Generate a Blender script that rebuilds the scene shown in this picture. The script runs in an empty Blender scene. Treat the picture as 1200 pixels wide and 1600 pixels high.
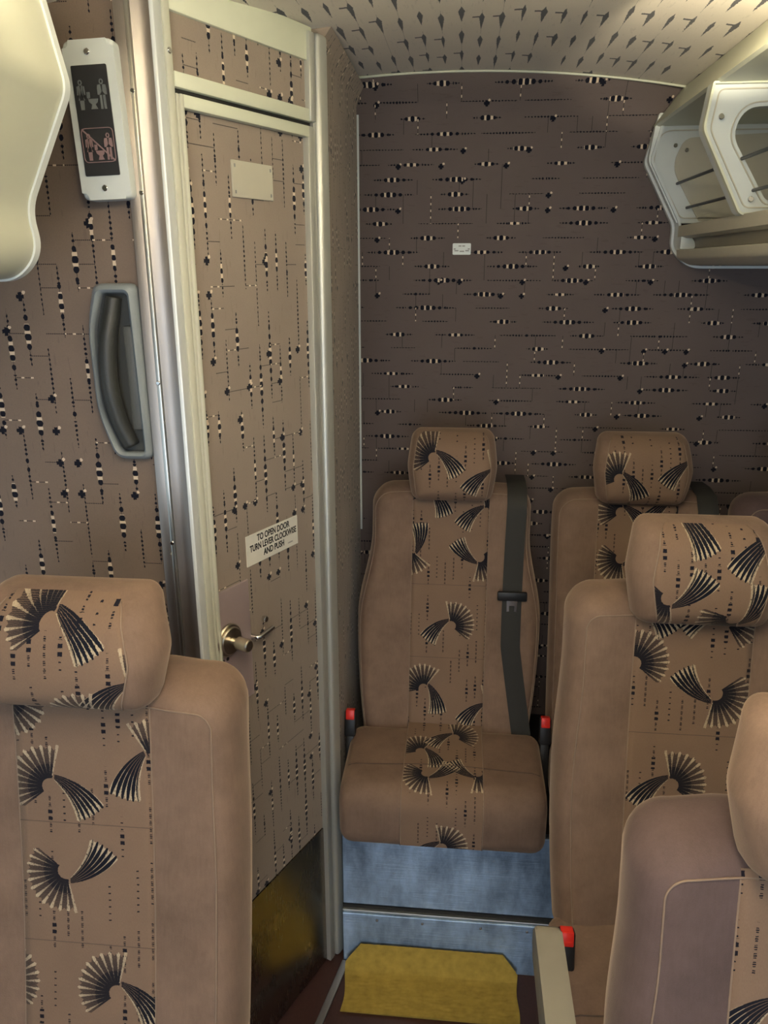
import bpy, bmesh, math, random
from mathutils import Vector, Matrix

C = bpy.context.scene.collection
PI = math.pi
SC = bpy.context.scene

# ------------------------------------------------------------------ camera
CAM_H = 1.65
cam_data = bpy.data.cameras.new('camera'); cam = bpy.data.objects.new('camera', cam_data); C.objects.link(cam)
cam.location = (0, 0, CAM_H)
cam.rotation_euler = (math.radians(90 - 17.6), 0, math.radians(5.5))
cam_data.sensor_fit = 'VERTICAL'; cam_data.sensor_height = 36.0; cam_data.lens = 36.0 * 1210 / 1600
cam_data.clip_start = 0.02
SC.camera = cam

# ------------------------------------------------------------------ world, lights, exposure
world = bpy.data.worlds.new('daylight'); SC.world = world; world.use_nodes = True
wb = world.node_tree.nodes['Background']; wb.inputs['Color'].default_value = (0.78, 0.89, 1.0, 1); wb.inputs['Strength'].default_value = 0.75

def area(name, loc, rot, sx, sy, power, col):
    l = bpy.data.lights.new(name, 'AREA'); l.shape = 'RECTANGLE'; l.size = sx; l.size_y = sy; l.energy = power; l.color = col
    o = bpy.data.objects.new(name, l); C.objects.link(o); o.location = loc; o.rotation_euler = rot; return o
# daylight from the windscreen and side windows at the front of the coach
area('windscreen_daylight', (0, -2.3, 1.05), (math.radians(90), 0, 0), 1.4, 1.7, 17, (0.80, 0.90, 1.0))
# roof lamps ahead of the picture, on the aisle centre line
area('aisle_lamp_light', (0.0, 0.15, 2.02), (0, 0, 0), 0.22, 0.6, 7.0, (1.0, 0.84, 0.64))
SC.view_settings.view_transform = 'Standard'; SC.view_settings.look = 'None'
SC.view_settings.gamma = 1.0; SC.view_settings.use_curve_mapping = False
SC.view_settings.exposure = 0.50

# ------------------------------------------------------------------ node helper
class X:
    """a socket (or number) with arithmetic that makes Math nodes"""
    def __init__(s, nt, v): s.nt = nt; s.v = v
    def m(s, op, *a, clamp=False):
        n = s.nt.nodes.new('ShaderNodeMath'); n.operation = op; n.use_clamp = clamp
        for i, q in enumerate((s,) + a):
            q = q.v if isinstance(q, X) else q
            if isinstance(q, (int, float)): n.inputs[i].default_value = q
            else: s.nt.links.new(q, n.inputs[i])
        return X(s.nt, n.outputs[0])
    def __add__(s, o): return s.m('ADD', o)
    def __radd__(s, o): return s.m('ADD', o)
    def __sub__(s, o): return s.m('SUBTRACT', o)
    def __rsub__(s, o): return X(s.nt, o).m('SUBTRACT', s)
    def __mul__(s, o): return s.m('MULTIPLY', o)
    def __rmul__(s, o): return s.m('MULTIPLY', o)
    def __truediv__(s, o): return s.m('DIVIDE', o)
    def floor(s): return s.m('FLOOR')
    def fract(s): return s.m('FRACT')
    def abs(s): return s.m('ABSOLUTE')
    def sqrt(s): return s.m('SQRT')
    def lt(s, o): return s.m('LESS_THAN', o)
    def gt(s, o): return s.m('GREATER_THAN', o)
    def max(s, o): return s.m('MAXIMUM', o)
    def min(s, o): return s.m('MINIMUM', o)
    def sat(s): return s.m('ADD', 0.0, clamp=True)
    def atan2(s, o): return s.m('ARCTAN2', o)

def rnd(nt, x, y, k=0.0):
    c = nt.nodes.new('ShaderNodeCombineXYZ')
    for i, q in enumerate((x, y, k)):
        q = q.v if isinstance(q, X) else q
        if isinstance(q, (int, float)): c.inputs[i].default_value = q
        else: nt.links.new(q, c.inputs[i])
    w = nt.nodes.new('ShaderNodeTexWhiteNoise'); w.noise_dimensions = '3D'
    nt.links.new(c.outputs[0], w.inputs['Vector'])
    return X(nt, w.outputs['Value'])

def noise(nt, vec, scale, detail=2.0, rough=0.5, stretch=None):
    if stretch:
        mp = nt.nodes.new('ShaderNodeMapping'); mp.inputs['Scale'].default_value = stretch
        nt.links.new(vec, mp.inputs['Vector']); vec = mp.outputs[0]
    n = nt.nodes.new('ShaderNodeTexNoise'); n.inputs['Scale'].default_value = scale
    n.inputs['Detail'].default_value = detail; n.inputs['Roughness'].default_value = rough
    nt.links.new(vec, n.inputs['Vector']); return X(nt, n.outputs['Fac'])

def mixc(nt, fac, a, b):
    n = nt.nodes.new('ShaderNodeMix'); n.data_type = 'RGBA'
    nt.links.new(fac.v, n.inputs[0])
    for q, i in ((a, 6), (b, 7)):
        if isinstance(q, tuple): n.inputs[i].default_value = (*q[:3], 1)
        else: nt.links.new(q, n.inputs[i])
    return n.outputs[2]

def srgb(h):
    h = h.lstrip('#'); r = [int(h[i:i+2], 16) / 255 for i in (0, 2, 4)]
    return tuple(c / 12.92 if c <= .04045 else ((c + .055) / 1.055) ** 2.4 for c in r)

def new_mat(name):
    m = bpy.data.materials.new(name); m.use_nodes = True
    nt = m.node_tree; b = nt.nodes['Principled BSDF']
    tc = nt.nodes.new('ShaderNodeTexCoord')
    return m, nt, b, tc

def setc(nt, b, col):
    if isinstance(col, tuple): b.inputs['Base Color'].default_value = (*col[:3], 1)
    else: nt.links.new(col, b.inputs['Base Color'])

def bump(nt, b, h, strength, dist=0.001):
    n = nt.nodes.new('ShaderNodeBump'); n.inputs['Strength'].default_value = strength; n.inputs['Distance'].default_value = dist
    nt.links.new(h.v, n.inputs['Height']); nt.links.new(n.outputs[0], b.inputs['Normal'])

def plain(name, col, rough=0.5, metal=0.0, var=0.12, scale=40, bmp=0.0, spec=0.5, sheen=0.0, coat=0.0):
    m, nt, b, tc = new_mat(name)
    n = noise(nt, tc.outputs['Object'], scale, 3)
    setc(nt, b, mixc(nt, n, tuple(c * (1 - var) for c in col), tuple(min(1, c * (1 + var)) for c in col)))
    b.inputs['Roughness'].default_value = rough; b.inputs['Metallic'].default_value = metal
    b.inputs['Specular IOR Level'].default_value = spec
    b.inputs['Sheen Weight'].default_value = sheen; b.inputs['Coat Weight'].default_value = coat
    if bmp: bump(nt, b, noise(nt, tc.outputs['Object'], 900, 2), bmp, 0.0006)
    return m

def brushed(name, col, rough, axis=(60, 60, 1), tilt=0.15, aniso=.4, rot=0.0, patchy=.0):
    m, nt, b, tc = new_mat(name)
    n = noise(nt, tc.outputs['Object'], 12, 4, 0.6, stretch=axis)
    g = noise(nt, tc.outputs['Object'], 9, 4, 0.6)
    setc(nt, b, mixc(nt, n, tuple(c * .86 for c in col), tuple(min(1, c * 1.08) for c in col)))
    if patchy:
        pn = noise(nt, tc.outputs['Object'], 7, 5, 0.65, stretch=(1.6, 1, .7)); pn = ((pn - 0.5) * 2.6 + 0.5).sat()
        setc(nt, b, mixc(nt, pn, tuple(c * (1 - patchy) for c in col), tuple(min(1, c * (1 + patchy)) for c in col)))
    r = (n * 0.10 + g * 0.16 + (rough - .13))
    nt.links.new(r.v, b.inputs['Roughness'])
    b.inputs['Metallic'].default_value = 1.0
    b.inputs['Anisotropic'].default_value = aniso; b.inputs['Anisotropic Rotation'].default_value = rot
    bump(nt, b, n + g * 1.5, tilt, 0.002)
    return m

# wall cloth: woven lines of dark beads with pale gaps, thin rungs and small crosses
def wall_cloth(name, ia, ib, base, s=0.031, L=0.17, p=0.0150, hmax=0.0050, kind='wall', seed=0.0, white='#cbb9a4', dark='#10121f', amount=1.0):
    m, nt, b, tc = new_mat(name)
    sep = nt.nodes.new('ShaderNodeSeparateXYZ'); nt.links.new(tc.outputs['Object'], sep.inputs[0])
    a0 = X(nt, sep.outputs[ia]) + 7.0; bb = X(nt, sep.outputs[ib]) + 5.0
    # slight waviness of the weave
    wob = (noise(nt, tc.outputs['Object'], 260, 1) - 0.5) * 0.0022
    bw = bb + wob
    j = (bw / s).floor(); v = ((bw / s) - j - 0.5) * s
    ash = a0 + rnd(nt, j, seed, 1.3) * (L if kind == 'wall' else L * .35)
    k = (ash / L).floor(); t = (ash / L).fract()
    h1 = rnd(nt, j, k, 2.1 + seed); h2 = rnd(nt, j, k, 3.7 + seed); h3 = rnd(nt, j, k, 5.2 + seed)
    if kind == 'wall':
        c = 0.32 + h1 * 0.36; w = 0.16 + h2 * 0.30
        env = (1.0 - ((t - c).abs() / w)).sat()
        strong = (h3 * 1.5).min(1.0)
        size = env * strong
        i = (ash / p).floor(); fb = ((ash / p).fract() - 0.5).abs()
        h = 0.0009 + size * hmax
        wid = 0.20 + size * 0.20
        on = env.gt(0.02)
        e = (fb / wid) * (fb / wid) + (v / h) * (v / h)
        bead = e.lt(1.0) * on * size.gt(0.34)
        fs = ((ash / p * 2.0).fract() - 0.5).abs()
        e2 = (fs / 0.30) * (fs / 0.30) + (v / h) * (v / h)
        bead = bead.max(e2.lt(1.0) * on * size.lt(0.34))
        thin = v.abs().lt(0.00042) * on * rnd(nt, i, j, 8.0).gt(0.25)
        near = (t - c).abs() * (L / p)
        whitem = fb.gt(wid * 0.90) * near.lt(1.0) * strong.gt(0.45) * v.abs().lt(h * 0.85)
        # rungs between the lines
        q = 0.034
        sh = bb + s * 0.5; j2 = (sh / s).floor()
        ci = (a0 / q).floor(); cu = ((a0 / q).fract() - 0.5) * q
        hr = rnd(nt, ci, j2, 11.0 + seed)
        rung = cu.abs().lt(0.0007) * hr.gt(1 - 0.20 * amount) * ((sh * 330.0).fract().gt(0.25))
        rungw = cu.abs().lt(0.0012) * hr.gt(1 - 0.075 * amount) * ((sh / 0.0155).fract() - 0.5).abs().lt(0.16)
        # crosses
        qa = 0.052; ca = (a0 / qa).floor(); du = ((a0 / qa).fract() - 0.5) * qa + wob * 1.5
        dv = v + 0.0045
        hc = rnd(nt, ca, j, 13.0 + seed).gt(1 - 0.13 * amount)
        cross = ((du.abs().lt(0.0065) * dv.abs().lt(0.0028)).max(du.abs().lt(0.0030) * dv.abs().lt(0.0062))) * hc
        du2 = du - 0.0062; dv2 = dv - 0.0062
        crossw = (du2 * du2 + dv2 * dv2).sqrt().lt(0.0026) * hc
        darkm = (bead.max(thin * 0.8).max(rung * 0.85).max(cross)).sat()
        whitem = whitem.max(rungw).max(crossw).sat()
    else:  # ceiling: plain dark tapering dashes
        c = 0.5; w = 0.20 + h2 * 0.24
        env = (1.0 - ((t - c).abs() / w)).sat()
        ww = 0.42 + h2 * 0.22
        env = ((t - 0.10) * 5.0).min(1.0 - (t - 0.28) / ww).max(0.0).min(1.0)
        jag = (noise(nt, tc.outputs['Object'], 300, 1) - 0.5) * 0.0030
        h = env * (0.0036 + h3 * 0.0026)
        bead = (v + jag).abs().lt(h) * h1.gt(0.06)
        sidev = v + 0.008
        side = sidev.abs().lt(0.0090) * ((t - 0.27) + jag * 8.0).abs().lt(0.026) * h1.gt(0.60)
        hair = v.abs().lt(0.0004) * h2.gt(0.5)
        darkm = bead.max(side).max(hair * 0.5).sat(); whitem = None
    ton = noise(nt, tc.outputs['Object'], 5, 3); fine = noise(nt, tc.outputs['Object'], 700, 1)
    f = (ton * 0.6 + fine * 0.4)
    col = mixc(nt, f, tuple(x * .80 for x in base), tuple(x * 1.2 for x in base))
    ghost = noise(nt, tc.outputs['Object'], 55, 2, 0.5, stretch=tuple(3.0 if i_ == ib else 0.5 for i_ in range(3))).gt(0.66) * 0.18
    col = mixc(nt, ghost, col, tuple(x * .45 for x in base))
    col = mixc(nt, darkm, col, srgb(dark))
    if whitem is not None: col = mixc(nt, whitem, col, srgb(white))
    setc(nt, b, col)
    b.inputs['Roughness'].default_value = 0.9; b.inputs['Specular IOR Level'].default_value = 0.15
    b.inputs['Sheen Weight'].default_value = 0.15
    bump(nt, b, fine, 0.25, 0.0008)
    return m

# one woven motif: a round fan joined to a long narrow fan
def fan_group():
    g = bpy.data.node_groups.new('fan_motif', 'ShaderNodeTree')
    for n_, d in (('x', 0.), ('y', 0.), ('cx', 0.), ('cy', 0.), ('ca', 1.), ('sa', 0.), ('flip', 1.)):
        s_ = g.interface.new_socket(name=n_, in_out='INPUT', socket_type='NodeSocketFloat'); s_.default_value = d
    for n_ in ('dark', 'light'): g.interface.new_socket(name=n_, in_out='OUTPUT', socket_type='NodeSocketFloat')
    gi = g.nodes.new('NodeGroupInput'); go = g.nodes.new('NodeGroupOutput')
    I = {k: X(g, gi.outputs[k]) for k in ('x', 'y', 'cx', 'cy', 'ca', 'sa', 'flip')}
    dx = I['x'] - I['cx']; dy = I['y'] - I['cy']
    u = (dx * I['ca'] + dy * I['sa']) * I['flip']; v = dy * I['ca'] - dx * I['sa']
    # round fan: rays spread from a centre low and left of the joint
    ax = u + 0.007; ay = v + 0.009
    r = (ax * ax + ay * ay).sqrt()
    th = (ay.atan2(ax) - 1.32)
    th = (th / (2 * PI)).fract() * (2 * PI)
    sp = th / 2.50
    inA = sp.lt(1.0) * r.gt(0.012)
    tri = ((sp * 11.5).fract() - 0.5).abs() * 2.0           # 1 on the pale ray, 0 on the dark one
    Rm = 0.0630 - (1.0 - tri) * 0.006 - (sp - 0.35).abs() * 0.012
    inA = inA * r.lt(Rm)
    rn = r / 0.060
    lightA = inA * tri.gt(1.18 - rn * 0.60) * (rn * 1.05).sat() * (0.55 + 0.45 * (v * 620.0).fract().gt(0.25).max(rn.gt(.85)))
    hatch = (v * 620.0).fract().gt(0.30)
    darkA = inA * ((1.30 - rn * 0.62).sat() * (0.45 + 0.55 * hatch.max(rn.lt(0.55) * 0.8)))
    # narrow fan: heavy dark streaks with pale tips, bending as they run out
    bx = u + 0.012; by = v - 0.010
    rb = (bx * bx + by * by).sqrt()
    tb = (by.atan2(bx) + (rb - 0.088) * 4.6 + 1.06) / 0.60
    inB = tb.gt(0.0) * tb.lt(1.0) * u.gt(-0.001)
    trb = ((tb * 6.0).fract() - 0.5).abs() * 2.0
    RB = 0.093 - trb * 0.003 - (1.0 - tb) * 0.012
    inB = inB * rb.lt(RB)
    darkB = inB * trb.lt(0.86)
    tip = (rb - (RB - 0.021)) / 0.021
    lightB = inB * ((trb.gt(0.84) * rb.gt(0.050) * 0.7).max(trb.gt(1.0 - tip * 0.62) * tip.gt(0.0)).max(tb.lt(0.10) * trb.gt(0.1) * 0.9))
    # pale seam between the two
    edge = sp.lt(0.030) * r.lt(0.062) * r.gt(0.016)
    g.links.new((darkA.max(darkB)).sat().v, go.inputs['dark'])
    g.links.new((lightA.max(lightB).max(edge * 0.8)).sat().v, go.inputs['light'])
    return g
FAN = fan_group()
TW, TH_ = 0.20, 0.36
MOTIFS = [(-0.032, 0.270, 0, 1), (0.084, 0.300, 15, -1), (-0.016, 0.130, 180, -1), (0.080, 0.150, 180, 1), (0.045, 0.010, 0, 1)]

def seat_cloth(name, base, motifs=MOTIFS, tiled=True, off=(0, 0)):
    m, nt, b, tc = new_mat(name)
    uv = nt.nodes.new('ShaderNodeUVMap'); uv.uv_map = 'UVMap'
    sep = nt.nodes.new('ShaderNodeSeparateXYZ'); nt.links.new(uv.outputs[0], sep.inputs[0])
    wob = noise(nt, uv.outputs[0], 420, 1)
    x = X(nt, sep.outputs[0]) + off[0] + (wob - 0.5) * 0.0016
    yraw = X(nt, sep.outputs[1]) + 4 * TH_ + off[1] + (wob - 0.5) * 0.0016
    y = (yraw / TH_).fract() * TH_ if tiled else yraw - 4 * TH_
    dark = light = None
    for cx, cy, ang, fl in motifs:
        for wy in (0, TH_, -TH_):
            if wy and not tiled: continue
            if tiled and not (-0.08 < cy + wy < TH_ + 0.08): continue
            n = nt.nodes.new('ShaderNodeGroup'); n.node_tree = FAN
            nt.links.new(x.v, n.inputs['x']); nt.links.new(y.v, n.inputs['y'])
            n.inputs['cx'].default_value = cx; n.inputs['cy'].default_value = cy + wy
            n.inputs['ca'].default_value = math.cos(math.radians(ang)); n.inputs['sa'].default_value = math.sin(math.radians(ang))
            n.inputs['flip'].default_value = fl
            d, l = X(nt, n.outputs['dark']), X(nt, n.outputs['light'])
            dark = d if dark is None else dark.max(d); light = l if light is None else light.max(l)
    # columns of small dashes and squares
    q = 0.0205; L = 0.085; p = 0.0098
    ci = (x / q).floor(); cu = ((x / q).fract() - 0.5) * q
    ys = yraw + rnd(nt, ci, 1.0, 4.0) * L
    k = (ys / L).floor(); t = (ys / L).fract()
    hh = rnd(nt, ci, k, 5.0); env = (1.0 - (t - 0.5).abs() * 2.6).sat()
    big = rnd(nt, ci, k, 6.0).gt(0.45)
    fb = ((ys / p).fract() - 0.5).abs() * p
    big2 = env.gt(0.68) * big
    dash = (cu.abs().lt(0.0017 + 0.0014 * big2)) * fb.lt(0.0009 + 0.0018 * big2) * env.gt(0.03) * hh.gt(0.30)
    fb2 = ((ys / p * 2.0).fract() - 0.5).abs()
    dash = dash.max(cu.abs().lt(0.0015) * fb2.lt(0.12) * env.gt(0.2) * hh.gt(0.5) * (1.0 - big2))
    free = 1.0 - dark.max(light).gt(0.02)
    dash = dash * free
    ton = noise(nt, uv.outputs[0], 12, 3); fine = noise(nt, uv.outputs[0], 900, 1, stretch=(1, .35, 1))
    col = mixc(nt, ton * 0.5 + fine * 0.5, tuple(v_ * .80 for v_ in base), tuple(min(1, v_ * 1.2) for v_ in base))
    col = mixc(nt, dark, col, srgb('#10131f'))
    col = mixc(nt, dash, col, srgb('#141420'))
    brk = noise(nt, uv.outputs[0], 500, 2, stretch=(1, .5, 1))
    light = light * ((brk - 0.36) * 6.0 + 0.45).sat()
    col = mixc(nt, light, col, srgb('#b3a28a'))
    setc(nt, b, col)
    b.inputs['Roughness'].default_value = 0.85; b.inputs['Specular IOR Level'].default_value = 0.2
    b.inputs['Sheen Weight'].default_value = 0.2; b.inputs['Sheen Roughness'].default_value = 0.4; b.inputs['Sheen Tint'].default_value = (1.0, .82, .65, 1)
    bump(nt, b, fine + light * 0.8 + dark * 0.3, 0.35, 0.0009)
    return m

def velour(name, base):
    m, nt, b, tc = new_mat(name)
    o = tc.outputs['Object']
    ton = noise(nt, o, 9, 4, 0.6); stre = noise(nt, o, 260, 2, stretch=(1, 1, .06)); fine = noise(nt, o, 800, 1)
    f = ton * 0.62 + stre * 0.2 + fine * 0.18
    patch = noise(nt, o, 22, 5, 0.65)
    f = ((f - 0.5) * 1.5 + (patch - 0.5) * 0.7 + 0.5).sat()
    setc(nt, b, mixc(nt, f, tuple(v * .66 for v in base), tuple(min(1, v * 1.34) for v in base)))
    b.inputs['Roughness'].default_value = 0.8; b.inputs['Specular IOR Level'].default_value = 0.2
    b.inputs['Sheen Weight'].default_value = 0.35; b.inputs['Sheen Roughness'].default_value = 0.35
    b.inputs['Sheen Tint'].default_value = (1.0, .80, .62, 1)
    bump(nt, b, fine, 0.3, 0.0008)
    return m

BASE = (0.190, 0.128, 0.096)
PAT = (0.205, 0.137, 0.097)
M = {}
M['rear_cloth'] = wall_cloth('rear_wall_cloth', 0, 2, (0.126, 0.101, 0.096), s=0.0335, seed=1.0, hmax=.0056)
M['left_cloth'] = wall_cloth('partition_cloth', 2, 0, (0.185, 0.140, 0.113), s=0.0300, seed=2.0, amount=1.2)
M['door_cloth'] = wall_cloth('door_cloth', 2, 0, (0.262, 0.212, 0.172), s=0.0285, seed=3.0, hmax=.0038, amount=1.1)
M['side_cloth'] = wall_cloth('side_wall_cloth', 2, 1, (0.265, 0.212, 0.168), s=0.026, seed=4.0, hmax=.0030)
M['ceil_cloth'] = wall_cloth('ceiling_cloth', 1, 0, (0.68, 0.62, 0.52), s=0.036, L=0.150, kind='ceiling', dark='#1a1c28')
M['velour'] = velour('seat_velour', BASE)
M['shaded'] = velour('shaded_velour', (0.112, 0.078, 0.076))  # seat velour darkened: the shade on two seats is put into the colour
M['seat_pat'] = seat_cloth('cushion_fan_cloth', PAT, [(.018, -.045, 0, -1), (-.045, -.110, -20, 1), (-.030, -.205, 180, -1), (.070, -.195, 180, 1), (-.005, -.375, 0, -1)], False)
# cloth cut for each seat back and headrest: where its fans fall (across, height, turn, mirror)
BACKS = {
 'L': [(-.042, .976, 0, 1), (.088, 1.018, 20, -1), (-.025, .835, 180, -1), (-.139, .684, 0, -1), (.047, .680, 0, 1), (-.112, 1.084, 200, 1)],
 'R': [(-.052, 1.127, -15, 1), (.078, 1.089, 0, -1), (-.086, .981, 220, -1), (.066, .962, 180, 1), (.001, .808, 0, -1), (-.046, .647, -25, 1), (.094, .606, 0, -1)],
 'M': [(-.090, 1.115, 0, 1), (.044, 1.105, -20, -1), (.035, .960, 180, 1), (-.026, .814, 0, -1), (-.101, 1.024, 0, -1), (.05, .68, 0, 1)],
 'S': [(-.033, 1.100, 0, 1), (-.027, .972, 180, -1), (.070, 1.110, 0, -1), (.03, .82, 0, 1)],
 'N': [(-.043, .909, 0, -1), (.05, 1.03, 0, 1)]}
HEADS = {
 'L': [(-.001, 1.232, 0, 1), (.093, 1.148, 0, -1), (.041, 1.088, 0, 1)],
 'R': [(-.037, 1.232, 0, 1), (.088, 1.190, 0, -1)],
 'M': [(-.048, 1.275, -10, 1), (-.056, 1.146, 180, -1), (.090, 1.239, 0, -1), (.050, 1.117, 200, -1)],
 'S': [(-.053, 1.194, -10, 1), (.093, 1.220, 0, -1)],
 'N': [(-.02, 1.2, 0, -1)]}
for k_ in BACKS:
    M['back_' + k_] = seat_cloth('seat_fan_cloth', PAT, BACKS[k_], False)
    M['head_' + k_] = seat_cloth('headrest_fan_cloth', PAT, HEADS[k_], False)
M['piping'] = plain('piping_cord', (0.235, 0.168, 0.125), 0.85)
M['seam'] = plain('stitched_seam', (0.10, 0.070, 0.055), 0.9)
M['cream'] = plain('cream_paint', (0.60, 0.625, 0.50), 0.38, var=.03)
M['jambcream'] = plain('grey_cream_metal_paint', (0.47, 0.475, 0.40), 0.4, var=.02)
M['greycream'] = plain('grey_cream_plastic', (0.46, 0.44, 0.36), 0.42, var=.04)
M['beige'] = plain('beige_plastic', (0.47, 0.485, 0.395), 0.36, var=.02)
M['white'] = plain('white_plastic', (0.60, 0.645, 0.64), 0.4, var=.03)
M['rackgrey'] = plain('grey_rack_lining', (0.30, 0.29, 0.265), 0.6, var=.05)
M['alu'] = brushed('aluminium', (0.62, 0.62, 0.58), 0.34, (1, 1, .02), .03)
M['satin'] = plain('satin_aluminium', (0.52, 0.53, 0.49), 0.42, metal=.55, var=.02)
M['whitepaint'] = plain('white_metal_paint', (.72, .76, .78), .35, metal=.2, var=.02)
M['steel'] = brushed('brushed_steel', (0.44, 0.40, 0.37), 0.46, (60, 60, .6), .03)
M['riser'] = brushed('worn_steel', (0.28, 0.37, 0.49), 0.40, (1, 1, 30), .35, aniso=.80, rot=.25, patchy=.55)
M['kick'] = brushed('kick_steel', (0.33, 0.30, 0.26), 0.26, (30, 1, 1), .03)
M['lockplate'] = plain('lock_steel', (0.40, 0.32, 0.32), 0.45, metal=.3, var=.04)
M['nickel'] = plain('worn_nickel', (0.60, 0.55, 0.46), 0.30, 1.0, .05)
M['chrome'] = plain('chrome', (0.75, 0.75, 0.75), 0.15, 1.0, .02)
M['black'] = plain('black_plastic', (0.012, 0.012, 0.013), 0.45)
M['rubber'] = plain('black_rubber', (0.02, 0.02, 0.02), 0.7)
M['belt'] = plain('belt_webbing', (0.019, 0.019, 0.017), 0.7, bmp=.4, scale=300)
M['red'] = plain('red_plastic', (0.75, 0.03, 0.02), 0.35, var=.03)
M['armrest'] = plain('armrest_plastic', (0.275, 0.258, 0.215), 0.5, var=.05)
M['gripgrey'] = plain('grey_moulding', (0.22, 0.25, 0.27), 0.34, var=.05, bmp=.5)
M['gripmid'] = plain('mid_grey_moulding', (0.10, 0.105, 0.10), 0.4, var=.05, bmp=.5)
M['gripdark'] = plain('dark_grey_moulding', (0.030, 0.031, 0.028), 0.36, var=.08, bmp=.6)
M['panel'] = plain('smoked_panel', (0.030, 0.031, 0.034), 0.3, var=.03)
M['picto'] = plain('pictogram_grey', (0.13, 0.145, 0.15), 0.5)
M['pictored'] = plain('pictogram_red', (0.25, 0.165, 0.165), 0.5)
M['sticker'] = plain('sticker_white', (0.72, 0.70, 0.62), 0.4, var=.02)
M['ink'] = plain('black_ink', (0.012, 0.012, 0.012), 0.5)
M['inkgrey'] = plain('grey_ink', (0.25, 0.25, 0.25), 0.5)
M['floor'] = plain('floor_vinyl', (0.052, 0.020, 0.015), 0.5, var=.3, scale=150)
M['mat'] = plain('mat_pile', (0.38, 0.27, 0.058), 0.95, var=.35, scale=60, bmp=1.0, spec=.1)
M['darkgap'] = plain('dark_seal', (0.01, 0.01, 0.01), 0.6)
M['glass'] = bpy.data.materials.new('window_glass'); M['glass'].use_nodes = True
_n = M['glass'].node_tree; _n.nodes.remove(_n.nodes['Principled BSDF'])
_t = _n.nodes.new('ShaderNodeBsdfTransparent'); _t.inputs[0].default_value = (.82, .86, .86, 1); _g = _n.nodes.new('ShaderNodeBsdfGlossy'); _g.inputs['Roughness'].default_value = .02
_mx = _n.nodes.new('ShaderNodeMixShader')
_mx.inputs[0].default_value = .07; _n.links.new(_t.outputs[0], _mx.inputs[1]); _n.links.new(_g.outputs[0], _mx.inputs[2])
_n.links.new(_mx.outputs[0], _n.nodes['Material Output'].inputs['Surface'])
M['lampglow'], _nt, _b, _tc = new_mat('lamp_diffuser')
_b.inputs['Emission Color'].default_value = (1.0, 0.88, 0.66, 1); _b.inputs['Emission Strength'].default_value = 42
_b.inputs['Base Color'].default_value = (.8, .8, .7, 1)

# ------------------------------------------------------------------ mesh helpers
def obj(name, bm, mat, parent=None, smooth=False, angle=None, loc=None, recalc=True):
    if recalc: bmesh.ops.recalc_face_normals(bm, faces=bm.faces)
    me = bpy.data.meshes.new(name); bm.to_mesh(me); bm.free()
    me.materials.append(mat)
    for p in me.polygons: p.use_smooth = smooth
    if smooth and angle:
        me.set_sharp_from_angle(angle=math.radians(25 if angle == 40 else angle))
    o = bpy.data.objects.new(name, me); C.objects.link(o)
    if parent is not None: o.parent = parent
    if loc: o.location = loc
    return o

def objs(name, bms, mat, parent=None, **k):
    return [obj(name, b_, mat, parent, **k) for b_ in bms]

def tag(o, label=None, cat=None, group=None, kind=None):
    if label: o['label'] = label
    if cat: o['category'] = cat
    if group: o['group'] = group
    if kind: o['kind'] = kind
    return o

def thing(name, label, cat, loc=(0, 0, 0), rotz=0, group=None, kind=None):
    o = bpy.data.objects.new(name, None); C.objects.link(o); o.location = loc; o.rotation_euler = (0, 0, rotz)
    o.empty_display_size = .05
    return tag(o, label, cat, group, kind)

def NB(): return bmesh.new()

def add_box(bm, x0, x1, y0, y1, z0, z1, bev=0.0, seg=2, mtx=None):
    r = bmesh.ops.create_cube(bm, size=1.0)
    vs = r['verts']
    for v in vs:
        v.co = Vector((x0 + (v.co.x + .5) * (x1 - x0), y0 + (v.co.y + .5) * (y1 - y0), z0 + (v.co.z + .5) * (z1 - z0)))
    if bev:
        es = list({e for v in vs for e in v.link_edges})
        rr = bmesh.ops.bevel(bm, geom=es, offset=bev, segments=seg, affect='EDGES', profile=.5)
        vs = list({v for v in rr['verts']} | {v for v in vs if v.is_valid})
    if mtx is not None:
        for v in vs: v.co = mtx @ v.co
    return bm

def box(*a, **k): return add_box(NB(), *a, **k)

def add_tube(bm, pts, r, seg=8, cap=True):
    pts = [Vector(p) for p in pts]; rings = []
    prev = None
    for i, p in enumerate(pts):
        t = (pts[min(i + 1, len(pts) - 1)] - pts[max(i - 1, 0)]).normalized()
        if prev is None:
            n = t.orthogonal().normalized()
        else:
            n = (prev - t * prev.dot(t)).normalized()
        prev = n; b_ = t.cross(n)
        rr = r[i] if isinstance(r, (list, tuple)) else r
        rings.append([bm.verts.new(p + (n * math.cos(2 * PI * k / seg) + b_ * math.sin(2 * PI * k / seg)) * rr) for k in range(seg)])
    for a, b_ in zip(rings, rings[1:]):
        for k in range(seg): bm.faces.new((a[k], a[(k + 1) % seg], b_[(k + 1) % seg], b_[k]))
    if cap:
        bm.faces.new(rings[0][::-1]); bm.faces.new(rings[-1])
    return bm

def smooth_path(p, n=6):
    p = [Vector(q) for q in p]; out = []
    for i in range(len(p) - 1):
        a = p[max(i - 1, 0)]; b2 = p[i]; c = p[i + 1]; d_ = p[min(i + 2, len(p) - 1)]
        for k in range(n):
            t = k / n
            out.append(.5 * ((2 * b2) + (c - a) * t + (2 * a - 5 * b2 + 4 * c - d_) * t * t + (3 * b2 - a - 3 * c + d_) * t ** 3))
    return out + [p[-1]]

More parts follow.
